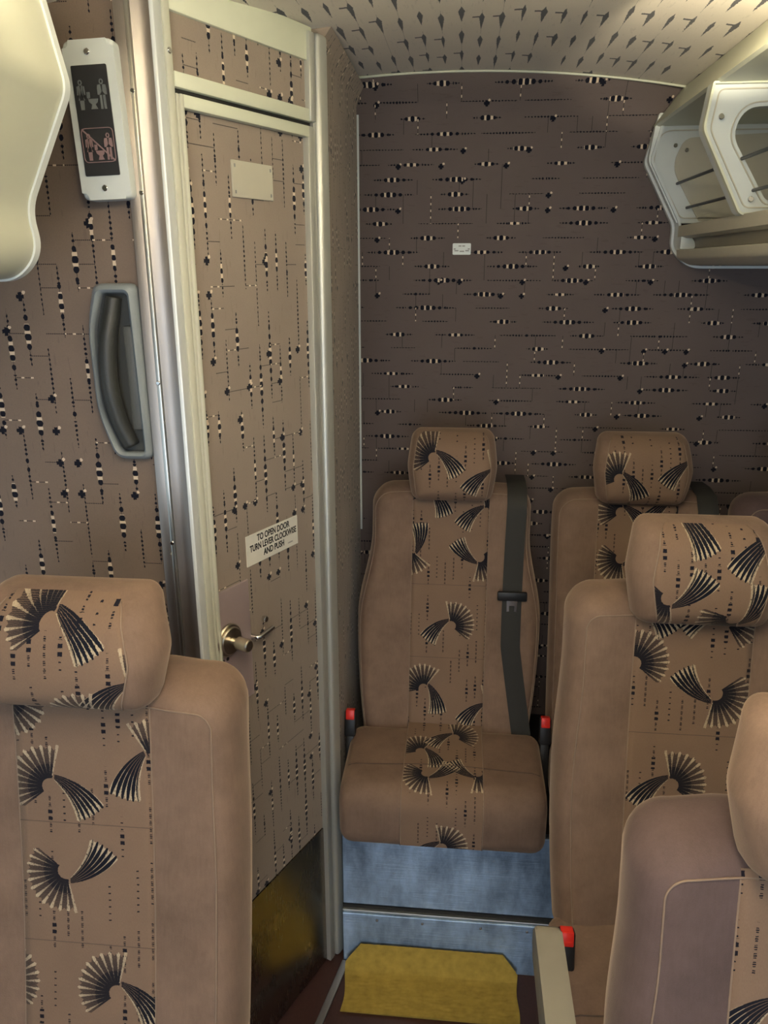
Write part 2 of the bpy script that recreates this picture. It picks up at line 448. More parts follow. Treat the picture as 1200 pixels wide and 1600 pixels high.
def add_prism(bm, poly, axis, a, b_, flip=False):
    """poly: list of 2D points; extruded along axis ('x','y','z') from a to b"""
    def P(q, w):
        return {'x': (w, q[0], q[1]), 'y': (q[0], w, q[1]), 'z': (q[0], q[1], w)}[axis]
    A = [bm.verts.new(P(q, a)) for q in poly]; B = [bm.verts.new(P(q, b_)) for q in poly]
    n = len(poly)
    bm.faces.new(A); bm.faces.new(B[::-1])
    for i in range(n): bm.faces.new((A[i], B[i], B[(i + 1) % n], A[(i + 1) % n]))
    return bm

def add_ring_prism(bm, outer, inner, axis, a, b_):
    def P(q, w):
        return {'x': (w, q[0], q[1]), 'y': (q[0], w, q[1]), 'z': (q[0], q[1], w)}[axis]
    n = len(outer)
    vs = [[bm.verts.new(P(q, w)) for q in pl] for w in (a, b_) for pl in (outer, inner)]
    oa, ia, ob, ib = vs
    for i in range(n):
        k = (i + 1) % n
        bm.faces.new((oa[i], oa[k], ia[k], ia[i])); bm.faces.new((ob[i], ib[i], ib[k], ob[k]))
        bm.faces.new((oa[i], ob[i], ob[k], oa[k])); bm.faces.new((ia[i], ia[k], ib[k], ib[i]))
    return bm

def round_poly(pts, rad, seg=5):
    out = []; n = len(pts)
    for i in range(n):
        p = Vector(pts[i]); a = Vector(pts[i - 1]); b_ = Vector(pts[(i + 1) % n])
        r = rad[i] if isinstance(rad, (list, tuple)) else rad
        da = (a - p); db = (b_ - p)
        la, lb = da.length, db.length
        d = min(r, la * .49, lb * .49)
        if d < 1e-5: out.append(tuple(p)); continue
        s0 = p + da / la * d; s1 = p + db / lb * d
        for k in range(seg + 1):
            t = k / seg
            out.append(tuple(s0 * (1 - t) ** 2 + p * 2 * t * (1 - t) + s1 * t * t))
    return out

def inset_poly(pts, d):
    """move every vertex of a closed polygon inwards by d (miter)"""
    n = len(pts); area_ = sum(pts[i - 1][0] * pts[i][1] - pts[i][0] * pts[i - 1][1] for i in range(n))
    sg = 1 if area_ > 0 else -1; out = []
    for i in range(n):
        p0, p, p1 = Vector(pts[i - 1]), Vector(pts[i]), Vector(pts[(i + 1) % n])
        e0 = (p - p0).normalized(); e1 = (p1 - p).normalized()
        n0 = Vector((-e0.y, e0.x)) * sg; n1 = Vector((-e1.y, e1.x)) * sg
        m_ = (n0 + n1); m_ = m_ / max(.3, m_.dot(n0)) if m_.length > 1e-6 else n0
        out.append(tuple(p + m_ * d))
    return out

def cyl(bm, p0, p1, r, seg=20, bev=0.0):
    p0, p1 = Vector(p0), Vector(p1); d = (p1 - p0); L = d.length; u = d / L
    if bev: return add_tube(bm, [p0, p0 + u * .0001, p0 + u * bev, p1 - u * bev, p1 - u * .0001, p1], [r - bev, r - bev, r, r, r - bev, r - bev], seg)
    return add_tube(bm, [p0, p1], r, seg)

# ------------------------------------------------------------------ the shell
Y_REAR = 2.04
XC = -0.02                                     # centre line of the coach
def ceil_z(x, y=2.0): return 2.078 - 0.16 * min(abs(x - XC), .6) ** 2 - 0.045 * max(0.0, 2.0 - max(y, 1.0)) * min(1.0, max(0.0, (.12 - x) / .35))

def struct(name, bm, m, parent=None, label=None, **k):
    o = obj(name, bm, m, parent, **k)
    if parent is None: o['kind'] = 'structure'
    if label: o['label'] = label
    return o

struct('floor', box(-1.15, 1.12, -2.5, 2.1, -0.04, 0.0), M['floor'], label='dark red brown vinyl floor of the coach aisle')
bm = NB(); n = 36
for s_ in (0, 1):
    pass
grid = []
for i in range(n + 1):
    x = -1.15 + 2.27 * i / n
    grid.append([bm.verts.new((x, y, ceil_z(x, y) + dz)) for y, dz in [(y_, 0) for y_ in (-2.5, 1.0, 1.2, 1.4, 1.6, 1.8, 2.0, 2.1)] + [(2.1, .05), (-2.5, .09)]])
for a, b_ in zip(grid, grid[1:]):
    for k in range(10): bm.faces.new((a[k], a[(k + 1) % 10], b_[(k + 1) % 10], b_[k]))
bm.faces.new(grid[0]); bm.faces.new(grid[-1][::-1])
struct('ceiling', bm, M['ceil_cloth'], smooth=True, angle=40, label='arched ceiling in pale cloth with dark tapering dashes')

# rear wall with a small cove at its top
bm = NB()
prof = [(Y_REAR, 0.0), (Y_REAR, 1.985), (Y_REAR - .006, 2.010), (Y_REAR - .022, 2.035), (Y_REAR - .045, 2.060), (Y_REAR - .045, 2.10), (Y_REAR + .05, 2.10), (Y_REAR + .05, 0.0)]
add_prism(bm, prof, 'x', -1.15, 1.12)
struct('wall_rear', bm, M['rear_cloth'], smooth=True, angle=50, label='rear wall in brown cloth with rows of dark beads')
# ceiling edge strip on the rear wall
pts = [(x, Y_REAR - .047, ceil_z(x) - .004) for x in [-.262 + .77 * i / 30 for i in range(31)]]
struct('trim_1', add_tube(NB(), pts, .0028, 8), M['cream'], smooth=True, label='thin pale strip curving along the top of the rear wall')

# side wall of the washroom, parallel to the aisle
PX = -0.262
bm = NB()
add_prism(bm, [(PX, 0), (PX, 2.010), (PX + .003, 2.020), (PX + .010, 2.034), (PX + .022, 2.050), (PX - .03, 2.050), (PX - .03, 0)], 'y', 1.530, Y_REAR)
struct('wall_inner', bm, M['side_cloth'], label='narrow cloth washroom side wall running back to the rear wall')
struct('trim_2', box(PX + .0005, PX + .005, Y_REAR - .006, Y_REAR - .0005, .95, 1.995), M['white'], label='thin white corner strip between side wall and rear wall')

# partition ahead of the washroom (left, facing the camera)
LY = 1.165
struct('wall_left', box(-1.15, -.4765, LY, LY + .03, 0, 2.085), M['left_cloth'], label='cloth partition left of the washroom door')
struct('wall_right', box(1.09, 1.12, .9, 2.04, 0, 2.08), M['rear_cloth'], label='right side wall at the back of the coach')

# coach sides ahead of the washroom and rear row, with their windows
def side_wall(name, wname, x0, x1, y1, label):
    bm = NB()
    add_box(bm, x0, x1, -2.5, y1, 0, .86); add_box(bm, x0, x1, -2.5, y1, 1.50, 2.0)
    for y in (-1.25, .0): add_box(bm, x0, x1, y - .05, y + .05, .86, 1.50)
    add_box(bm, x0, x1, y1 - .08, y1, .86, 1.50)
    struct(name, bm, M['side_cloth'], label=label)
    w = struct(wname, box((x0 + x1) / 2 - .003, (x0 + x1) / 2 + .003, -2.5, y1 - .08, .86, 1.50), M['glass'], label='side window glass of the coach')
side_wall('wall_side', 'window_1', -1.19, -1.15, LY, 'cloth covered left side of the coach with windows')
side_wall('wall_side', 'window_2', 1.12, 1.16, .9, 'cloth covered right side of the coach with windows')

# ------------------------------------------------------------------ washroom door
DA = Vector((-.4165, 1.187, 0)); DANG = math.radians(65); DL = .3575
def dp(s, z, out=0.0):
    """door plane: s along from the hinge side, out = towards the aisle"""
    return Vector((DA.x + math.cos(DANG) * s + math.sin(DANG) * out, DA.y + math.sin(DANG) * s - math.cos(DANG) * out, z))
door = thing('door_1', 'washroom door in brown cloth with pale metal frame and steel kick plate', None, DA, DANG, kind='structure')
obj('door_panel', box(.014, .322, .004, .024, .405, 1.874), M['door_cloth'], door)
obj('kick_plate', box(.014, .322, .002, .024, .012, .403), M['kick'], door)
def rail(bm, s0, s1, z0, z1, d=.010, bev=.0025): add_box(bm, s0, s1, -d, .02, z0, z1, bev)
bm = NB(); add_box(bm, .0035, .0095, -.006, .02, .01, 1.884, .0015); add_box(bm, .0095, .0165, -.009, .02, .01, 1.884, .002)
tag(obj('door_stile', bm, M['jambcream'], door, smooth=True, angle=40), 'pale stile on the handle side')
obj('door_rail', box(.0155, .322, -.009, .02, 1.866, 1.884, .002), M['cream'], door, smooth=True, angle=40)
bm = NB(); add_box(bm, .318, .333, -.009, .02, .01, 1.884, .002); add_box(bm, .333, .342, -.006, .02, .01, 1.884, .002)
obj('door_stile', bm, M['satin'], door, smooth=True, angle=40)
# lock plate, knob and lever
pl = obj('lock_plate', box(.0172, .1035, -.0005, .004, .87, 1.106, .001), M['lockplate'], door)
objs('keyhole', [cyl(NB(), (s_, -.0012, .9745), (s_, -.0003, .9745), .0036, 12) for s_ in (.018 + .006, .036)], M['black'], pl)
kz = 1.012
bm = NB(); cyl(bm, (.0385, -.001, kz), (.0385, -.008, kz), .031, 32, .002); cyl(bm, (.0385, -.008, kz), (.0385, -.013, kz), .026, 32, .002)
h = obj('door_handle', bm, M['nickel'], door, smooth=True, angle=35)
bm = NB(); cyl(bm, (.0385, -.013, kz), (.0385, -.026, kz), .0075, 20); cyl(bm, (.0385, -.024, kz), (.0385, -.052, kz), .0115, 24, .002)
obj('knob', bm, M['nickel'], h, smooth=True, angle=35)
obj('lever', add_tube(NB(), smooth_path([(.106, .003, kz - .022), (.107, -.009, kz - .023), (.114, -.014, kz - .023), (.130, -.015, kz - .021), (.150, -.015, kz - .019)], 4), .0045, 12), M['chrome'], h, smooth=True, angle=50)
obj('boss', cyl(NB(), (.143, .002, kz - .002), (.143, -.006, kz - .002), .0062, 14, .001), M['chrome'], h, smooth=True, angle=35)

# door frame and the fixed panel above it
fr = thing('trim_3', 'pale metal door surround with cloth panel and painted cap above the door', None, DA, DANG, kind='structure')
bm = NB(); add_box(bm, -.010, .003, -.006, .03, 0, 2.01, .002)
obj('jamb', bm, M['jambcream'], fr, smooth=True, angle=40)
obj('transom_panel', box(.003, .336, .002, .02, 1.905, 1.995), M['door_cloth'], fr)
obj('transom_rail', box(.003, .338, -.007, .02, 1.8915, 1.912, .002), M['cream'], fr, smooth=True, angle=40)
obj('gap_seal', box(.003, .338, .002, .022, 1.8835, 1.8925), M['darkgap'], fr)
obj('cap_panel', box(-.010, .342, -.004, .02, 1.987, 2.040, .002), M['cream'], fr, smooth=True, angle=40)
bm = NB(); add_box(bm, .325, .342, -.010, .02, 1.892, 2.032, .003)
obj('upper_stile', bm, M['satin'], fr, smooth=True, angle=40)
bm = NB(); cyl(bm, (-.004, -.0045, 1.935), (-.004, -.0085, 1.935), .004, 14, .001)
obj('screw', bm, M['chrome'], fr, smooth=True, angle=35)
# right jamb: rounded post down the outer corner
bm = NB()
add_box(bm, .3455, .3790, -.013, .02, 0, 2.034, .009, 4)
add_box(bm, .3425, .3465, -.002, .02, 0, 2.030)
post = obj('post', bm, M['satin'], fr, smooth=True, angle=35)

# steel column and edge strips at the near corner of the washroom
col = thing('trim_4', 'brushed steel corner column with bright edge strips left of the door', None, (-.44, 1.16, 0), 0, kind='structure')
bm = NB()
# gently dished column
pr = []
for i in range(9):
    t = i / 8; pr.append((-.0140 + .0285 * t, -.004 + .0045 * math.sin(PI * t)))
pr += [(.0145, .03), (-.0140, .03)]
add_prism(bm, pr, 'z', 0, 2.03)
obj('column', bm, M['steel'], col, smooth=True, angle=50)
bm = NB(); add_box(bm, -.0375, -.0215, -.006, .03, 0, 2.04, .0015); 
obj('edge_strip', bm, M['steel'], col, smooth=True, angle=40)
obj('edge_strip', box(-.0205, -.0145, -.010, .02, 0, 2.04, .001), M['alu'], col, smooth=True, angle=40)
obj('edge_strip', box(.0148, .0215, -.012, .02, 0, 2.04, .0015), M['whitepaint'], col, smooth=True, angle=40)
objs('screw', [cyl(NB(), (-.0175, -.0095, z), (-.0175, -.0125, z), .0035, 12, .001) for z in (1.22, 1.48, 1.75, 1.88)], M['chrome'], col, smooth=True, angle=35)

# ------------------------------------------------------------------ luggage racks
def rack_profile(sx):
    """outline of a rack end (front edge towards the aisle), from top to underside and out to the side wall"""
    return [(XC + sx * x, z) for x, z in [(.4600, 1.985), (.4350, 1.880), (.5150, 1.742), (.5150, 1.690), (.5600, 1.645), (.95, 1.645), (.95, 1.985)]]
rack = thing('luggage_rack', 'open pale luggage rack with end frames and dark rods at upper right', 'luggage rack', (0, 0, 0))
RP = rack_profile(1)
rad = [.004, .012, .012, .02, .045, .01, .01]
RPo = round_poly(RP, rad)
# end cap against the rear wall: two nested lips
add = NB(); add_ring_prism(add, RPo, inset_poly(RPo, .006), 'y', 2.018, 2.032)
obj('end_lip', add, M['white'], rack, smooth=True, angle=40)
add = NB(); add_ring_prism(add, inset_poly(RPo, .007), inset_poly(RPo, .013), 'y', 1.985, 2.032)
obj('end_lip', add, M['white'], rack, smooth=True, angle=40)
# upper openings
def frame_outline(g=0.0):
    return [(XC + .4465 + g, 1.957 - g), (XC + .4370 + g, 1.880 - g * .3), (XC + .5160 + g * .6, 1.744 + g), (XC + .93, 1.744 + g), (XC + .93, 1.957 - g)]
F0 = frame_outline(); 
ep = obj('end_plate', add_prism(NB(), inset_poly(round_poly(F0, [.004, .01, .006, .01, .01]), .002), 'y', 1.992, 2.008), M['white'], rack)
# raised moulding on the end plate
G0 = round_poly(frame_outline(.012), [.03, .012, .012, .02, .02], 6)
rm = add_ring_prism(NB(), G0, inset_poly(G0, .0022), 'y', 1.9885, 1.993)
obj('moulding', rm, M['greycream'], ep, smooth=True, angle=40)
G1 = round_poly([(XC + .515, 1.928), (XC + .492, 1.868), (XC + .566, 1.75), (XC + .90, 1.75), (XC + .90, 1.945)], [.02, .03, .004, .01, .02], 6)
obj('inner_panel', add_prism(NB(), G1, 'y', 1.9885, 1.993), M['greycream'], ep)
objs('screw', [cyl(NB(), (x, 1.989, z), (x, 1.983, z), .0045, 12, .001) for x, z in ((.475, 1.912), (.501, 1.902), (.542, 1.785))], M['chrome'], ep, smooth=True, angle=35)
# nearer divider frame with an opening cut in it
O = round_poly([(XC + .4425, 1.955), (XC + .4335, 1.880), (XC + .5140, 1.738), (XC + .93, 1.738), (XC + .93, 1.955)], [.004, .012, .01, .01, .01], 6)
Iq = round_poly([(XC + .505, 1.915), (XC + .487, 1.872), (XC + .560, 1.762), (XC + .90, 1.762), (XC + .90, 1.930)], [.03, .03, .01, .02, .02], 6)
df = obj('divider_frame', add_ring_prism(NB(), O, Iq, 'y', 1.556, 1.578), M['white'], rack, smooth=True, angle=40)
Oi = inset_poly(O, .004)
obj('front_lip', add_ring_prism(NB(), O, Oi, 'y', 1.545, 1.556), M['cream'], df, smooth=True, angle=40)
mo = round_poly([(XC + .456, 1.945), (XC + .4475, 1.880), (XC + .523, 1.750), (XC + .92, 1.750), (XC + .92, 1.945)], [.012, .012, .01, .02, .02], 6)
obj('moulding', add_ring_prism(NB(), mo, inset_poly(mo, .0020), 'y', 1.553, 1.557), M['greycream'], df, smooth=True, angle=40)
ie = inset_poly(Iq, -.008)
obj('moulding', add_ring_prism(NB(), ie, inset_poly(ie, .0020), 'y', 1.553, 1.557), M['greycream'], df, smooth=True, angle=40)
objs('screw', [cyl(NB(), (x, 1.556, z), (x, 1.549, z), .005, 14, .001) for x, z in ((.444, 1.900), (.512, 1.765))], M['chrome'], df, smooth=True, angle=35)
# dark rods along the opening
for x, z in ((.4885, 1.832), (.5160, 1.780)):
    obj('rod', cyl(NB(), (x, -.9, z), (x, 1.990, z), .0032, 10), M['black'], rack, smooth=True)
# canopy above the opening, shelf, lower fascia strips and back lining
bm = NB(); add_prism(bm, [(XC + .505, 2.034), (XC + .448, 1.957), (XC + .454, 1.953), (XC + .93, 1.958), (XC + .93, 1.964), (XC + .462, 1.962), (XC + .515, 2.036)], 'y', -1.0, 2.016)
obj('canopy', bm, M['cream'], rack)
obj('back_lining', box(.91, .93, -1.0, 1.99, 1.75, 1.955), M['rackgrey'], rack)
bm = NB(); add_prism(bm, [(XC + .521, 1.740), (XC + .521, 1.716), (XC + .534, 1.712), (XC + .93, 1.712), (XC + .93, 1.740)], 'y', -1.0, 1.985)
obj('shelf', bm, M['greycream'], rack)
bm = NB(); add_prism(bm, [(XC + .552, 1.712), (XC + .556, 1.690), (XC + .93, 1.690), (XC + .93, 1.712)], 'y', -1.0, 1.985)
obj('recess_strip', bm, M['armrest'], rack)
bm = NB(); add_prism(bm, round_poly([(XC + .522, 1.687), (XC + .524, 1.668), (XC + .556, 1.652), (XC + .93, 1.652), (XC + .93, 1.687)], [.002, .006, .012, .002, .002]), 'y', -1.0, 1.985)
obj('lower_fascia', bm, M['greycream'], rack, smooth=True, angle=40)
bm = NB(); add_prism(bm, round_poly([(XC + .522, 1.737), (XC + .522, 1.688), (XC + .556, 1.688), (XC + .554, 1.704), (XC + .543, 1.716), (XC + .543, 1.737)], [.003, .003, .008, .01, .003, .003]), 'y', 1.955, 1.985)
obj('end_block', bm, M['white'], rack, smooth=True, angle=40)

# left rack: closed smooth end section
LR = thing('luggage_rack', 'smooth closed beige luggage rack end at upper left above the partition', 'luggage rack')
LP = round_poly([(-.476, 1.966), (-.4500, 1.8420), (-.5160, 1.7150), (-.5080, 1.6660), (-.5400, 1.6320), (-.95, 1.6320), (-.95, 1.966)], [.02, .015, .02, .04, .03, .01, .01], 8)
bm = NB(); add_prism(bm, inset_poly(LP, .0025), 'y', -1.0, .944)
obj('rack_body', bm, M['beige'], LR, smooth=True, angle=35)
obj('edge_lip', add_ring_prism(NB(), LP, inset_poly(LP, .0032), 'y', .940, .952), M['white'], LR, smooth=True, angle=35)
obj('end_cover', add_prism(NB(), inset_poly(LP, .0033), 'y', .9442, .949), M['beige'], LR)

# lamp strips by the ceiling above the racks
def lamp(x, y0, y1, label):
    t = thing('ceiling_light', label, 'lamp', (x, (y0 + y1) / 2, 0)); L = (y1 - y0) / 2
    obj('housing', box(-.030, .030, -L, L, 1.928, 1.9355, .002), M['cream'], t)
    objs('bracket', [box(-.008, .008, y - .01, y + .01, 1.950, 2.06) for y in (-L * .8, 0, L * .8)], M['cream'], t)
    o_ = obj('diffuser', box(-.018, .018, -L + .004, L - .004, 1.936, 1.953, .003), M['lampglow'], t)
    return t
lamp(.400, -.7, 1.14, 'long warm lamp strip at the ceiling above the open rack')
lamp(-.415, -.7, .80, 'long warm lamp strip at the ceiling above the closed rack')

def spot(name, loc, aim, power, cone, col, size=.012):
    l = bpy.data.lights.new(name, 'SPOT'); l.energy = power; l.spot_size = math.radians(cone); l.spot_blend = .35; l.shadow_soft_size = size; l.color = col
    o = bpy.data.objects.new(name, l); C.objects.link(o); o.location = loc
    o.rotation_euler = (Vector(aim) - Vector(loc)).to_track_quat('-Z', 'Y').to_euler(); return o
# unseen spots added near the strip ends to throw glow onto the ceiling
spot('added_ceiling_wash_light', (.40, 1.15, 1.945), (.43, 1.36, 2.05), 8.0, 60, (1.0, .86, .60))
spot('added_ceiling_wash_light', (-.40, .74, 1.945), (-.40, 1.30, 2.0), 3.0, 130, (1.0, .84, .56))

# ------------------------------------------------------------------ steel riser, bench base, mat, threshold strip
rs = thing('trim_5', 'worn steel riser in two panels below the rear seats', None, (0, 1.5, 0), kind='structure')
obj('upper_panel', box(-.245, 1.05, 0, .02, .166, .392, .002), M['riser'], rs)
obj('lower_panel', box(-.245, 1.05, -.014, .02, 0, .150, .002), M['riser'], rs)
obj('joint_strip', box(-.245, 1.05, -.010, .02, .1505, .1565, .001), M['alu'], rs)
obj('gap_seal', box(-.245, 1.05, -.002, .02, .1565, .166), M['darkgap'], rs)
objs('rivet', [cyl(NB(), (x, -.0135, .135), (x, -.017, .135), .003, 10, .0008) for x in (-.16, -.05, .09, .2)], M['steel'], rs, smooth=True, angle=35)
struct('trim_6', box(-.245, 1.05, 1.52, 2.04, 0, .385), M['black'], label='dark platform under the rear seats')
d = Vector((-.065, -.30, 0)).normalized()
mt = Matrix.Translation(Vector((-.238, 1.482, 0))) @ Matrix.Rotation(math.atan2(d.y, d.x), 4, 'Z')
struct('trim_7', add_box(NB(), 0, .40, -.009, .009, 0.0005, .006, .0015, mtx=mt), M['steel'], label='thin steel threshold strip on the floor beside the mat')

# yellow mat curling up the riser
def mat_mesh():
    bm = NB(); random.seed(4)
    prof = [(1.345, .0), (1.38, 0), (1.41, 0), (1.44, .001), (1.452, .004), (1.461, .014), (1.468, .030), (1.474, .046), (1.479, .060)]
    cum = [0]
    for a, b_ in zip(prof, prof[1:]): cum.append(cum[-1] + math.hypot(b_[0] - a[0], b_[1] - a[1]))
    L = cum[-1]; N1, N2 = 60, 60; top = []; bot = []
    def at_(s):
        for i in range(len(cum) - 1):
            if s <= cum[i + 1] + 1e-9:
                t = (s - cum[i]) / (cum[i + 1] - cum[i]); return (prof[i][0] + t * (prof[i + 1][0] - prof[i][0]), prof[i][1] + t * (prof[i + 1][1] - prof[i][1]))
        return prof[-1]
    for i in range(N1 + 1):
        s = L * i / N1; y, z = at_(s)
        ch = max(0, (s - (L - .045))) * .75
        xl = -.232 + ch * .9 + .004 * math.sin(s * 40); xr = .180 - ch + .002 * math.sin(s * 60)
        rt_, rb_ = [], []
        for k in range(N2 + 1):
            x = xl + (xr - xl) * k / N2
            ez = .0025 * math.sin(x * 23 + y * 11) * (1 if i < 40 else .3)
            hh = .006 + random.uniform(-.0008, .0008)
            rt_.append(bm.verts.new((x, y - .0 , z + hh + max(0, ez)))); rb_.append(bm.verts.new((x, y + .002, z + .0008)))
        top.append(rt_); bot.append(rb_)
    for i in range(N1):
        for k in range(N2):
            bm.faces.new((top[i][k], top[i][k + 1], top[i + 1][k + 1], top[i + 1][k])); bm.faces.new((bot[i][k], bot[i + 1][k], bot[i + 1][k + 1], bot[i][k + 1]))
    for i in range(N1):
        bm.faces.new((top[i][0], top[i + 1][0], bot[i + 1][0], bot[i][0])); bm.faces.new((top[i][N2], bot[i][N2], bot[i + 1][N2], top[i + 1][N2]))
    for k in range(N2):
        bm.faces.new((top[0][k], bot[0][k], bot[0][k + 1], top[0][k + 1])); bm.faces.new((top[N1][k], top[N1][k + 1], bot[N1][k + 1], bot[N1][k]))
    return bm
tag(obj('floor_mat', mat_mesh(), M['mat'], smooth=True, angle=60), 'yellow pile mat on the aisle floor curling up against the steel riser', 'mat')

# ------------------------------------------------------------------ seats
def sm_edge(d, er):
    q = 1 - min(1.0, max(0.0, d) / er)
    return math.sqrt(max(0.0, 1 - q * q))

class Back:
    """padded slab: local x across, z up, front towards -y"""
    def __init__(s, hw, z0, z1, r, T, er, y0, rb=.03):
        s.hw, s.z0, s.z1, s.r, s.T, s.er, s.y0, s.rb = hw, z0, z1, r, T, er, y0, rb
    def w(s, z):
        h = s.hw(z)
        if z > s.z1 - s.r: dz = z - (s.z1 - s.r); h -= s.r - math.sqrt(max(0, s.r ** 2 - dz ** 2))
        if z < s.z0 + s.rb: dz = (s.z0 + s.rb) - z; h -= s.rb - math.sqrt(max(0, s.rb ** 2 - dz ** 2))
        return h
    def dist(s, x, z):
        h = s.hw(z); ax = abs(x)
        d = min(h - ax, s.z1 - z, z - s.z0)
        if z > s.z1 - s.r and ax > h - s.r: d = s.r - math.hypot(ax - (h - s.r), z - (s.z1 - s.r))
        if z < s.z0 + s.rb and ax > h - s.rb: d = min(d, s.rb - math.hypot(ax - (h - s.rb), (s.z0 + s.rb) - z))
        return d
    def front(s, x, z, off=0.0):
        return Vector((x, s.y0(x, z) - s.T / 2 * sm_edge(s.dist(x, z), s.er) - off, z))
    def mesh(s, nu=36, nv=60):
        bm = NB(); F, B = [], []
        for j in range(nv + 1):
            t = .5 - .5 * math.cos(PI * j / nv); t = .35 * (j / nv) + .65 * t
            z = s.z0 + (s.z1 - s.z0) * t; w = s.w(z); f, b_ = [], []
            for i in range(nu + 1):
                u = -math.cos(PI * i / nu); u = .35 * (2 * i / nu - 1) + .65 * u
                x = u * w; e = sm_edge(s.dist(x, z), s.er)
                if i in (0, nu) or j in (0, nv): e = 0
                y = s.y0(x, z)
                f.append(bm.verts.new((x, y - s.T / 2 * e, z))); b_.append(bm.verts.new((x, y + s.T / 2 * e, z)))
            F.append(f); B.append(b_)
        for j in range(nv):
            for i in range(nu):
                bm.faces.new((F[j][i], F[j][i + 1], F[j + 1][i + 1], F[j + 1][i])); bm.faces.new((B[j][i], B[j + 1][i], B[j + 1][i + 1], B[j][i + 1]))
        bmesh.ops.remove_doubles(bm, verts=bm.verts, dist=.00002)
        return bm
    def strip(s, hwf, za, zb, off=.0016, nu=16, nv=70, uo=(0, 0)):
        bm = NB(); uvl = bm.loops.layers.uv.new('UVMap'); rows = []
        for j in range(nv + 1):
            z = za + (zb - za) * j / nv; w = hwf(z); row = []
            for i in range(-1, nu + 2):
                ii = min(max(i, 0), nu); x = -w + 2 * w * ii / nu
                row.append((bm.verts.new(s.front(x, z, -.004 if i in (-1, nu + 1) else off)), (x + uo[0], z + uo[1])))
            rows.append(row)
        for j in range(nv):
            for i in range(nu + 2):
                q = (rows[j][i], rows[j][i + 1], rows[j + 1][i + 1], rows[j + 1][i])
                f = bm.faces.new([a[0] for a in q])
                for lp, a in zip(f.loops, q): lp[uvl].uv = a[1]
        return bm
    def cord(s, inset, za, r=.0017, off=.0006, full=False):
        """path on the front face a fixed distance inside the outline"""
        pts = []; n = 40
        for j in range(n):
            z = za + (s.z1 - s.r - za) * j / n; pts.append((-(s.hw(z) - inset), z))
        rr = max(.006, s.r - inset)
        for j in range(13):
            a = PI - PI / 2 * j / 12
            h = s.hw(s.z1 - s.r)
            pts.append((-(h - inset - rr) + rr * math.cos(a), s.z1 - inset - rr + rr * math.sin(a)))
        left = pts; right = [(-x, z) for x, z in reversed(pts)]
        allp = left + [(x, left[-1][1]) for x in [left[-1][0] + (right[0][0] - left[-1][0]) * k / 10 for k in range(1, 10)]] + right
        return add_tube(NB(), [s.front(x, z, off) for x, z in allp], r, 6)

def cushion(w, y0, y1, z0, z1, r, er, slope=.0):
    """rings across x of a rounded rectangle profile in (y, z); y0 = front"""
    bm = NB(); nx = 30; seg = 8; rings = []
    for i in range(nx + 1):
        u = -math.cos(PI * i / nx); x = u * w / 2; ins = er * (1 - sm_edge(w / 2 - abs(x), er))
        if i in (0, nx): ins = er
        rr = max(.004, r - ins); ring = []
        for (cy, cz, a0) in ((y0 + ins + rr, z1 - ins - rr, PI / 2), (y0 + ins + rr, z0 + ins + rr, PI), (y1 - ins - rr, z0 + ins + rr, 1.5 * PI), (y1 - ins - rr, z1 - ins - rr, 0)):
            for k in range(seg + 1):
                a = a0 + PI / 2 * k / seg
                y = cy + rr * math.cos(a); z = cz + rr * math.sin(a)
                ring.append(bm.verts.new((x, y, z + slope * (y - y0))))
        rings.append(ring)
    n = len(rings[0])
    for a, b_ in zip(rings, rings[1:]):
        for k in range(n): bm.faces.new((a[k], a[(k + 1) % n], b_[(k + 1) % n], b_[k]))
    bm.faces.new(rings[0]); bm.faces.new(rings[-1][::-1])
    return bm

def cushion_path(y0, y1, z0, z1, r, slope, off, zlow):
    pts = [(y1 - (y1 - y0 - r) * k / 14, z1 + off) for k in range(14)]
    for k in range(10):
        a = PI / 2 + PI / 2 * k / 9
        pts.append((y0 + r + (r + off) * math.cos(a), z1 - r + (r + off) * math.sin(a)))
    pts += [(y0 - off, z1 - r - (z1 - r - zlow) * k / 6) for k in range(1, 7)]
    return [(y, z + slope * (y - y0)) for y, z in pts]

def cushion_strip(hw, path, uo=(0, 0), cx=0.0):
    bm = NB(); uvl = bm.loops.layers.uv.new('UVMap'); rows = []; s = 0; last = None; nu = 12
    for y, z in path:
        if last: s += math.hypot(y - last[0], z - last[1])
        last = (y, z)
        rows.append([(bm.verts.new((cx - hw + 2 * hw * i / nu, y, z)), (-hw + 2 * hw * i / nu + uo[0], -s + uo[1])) for i in range(nu + 1)])
    for a, b_ in zip(rows, rows[1:]):
        for i in range(nu):
            q = (a[i], a[i + 1], b_[i + 1], b_[i]); f = bm.faces.new([t[0] for t in q])
            for lp, t in zip(f.loops, q): lp[uvl].uv = t[1]
    return bm

def buckle(parent, x, y, z, lean=0.0):
    bm = NB(); mt = Matrix.Translation((x, y, z)) @ Matrix.Rotation(lean, 4, 'Y') @ Matrix.Rotation(-.25, 4, 'X')
    add_box(bm, -.0135, .0135, -.011, .011, -.055, .010, .004, mtx=mt)
    add_box(bm, -.010, .010, -.006, .006, -.17, -.05, .002, mtx=mt)
    b_ = obj('buckle', bm, M['black'], parent, smooth=True, angle=40)
    tag(obj('release_button', add_box(NB(), -.0105, .0105, -.0135, .007, -.012, .0125, .002, mtx=mt), M['red'], b_, smooth=True, angle=40), 'red release button')

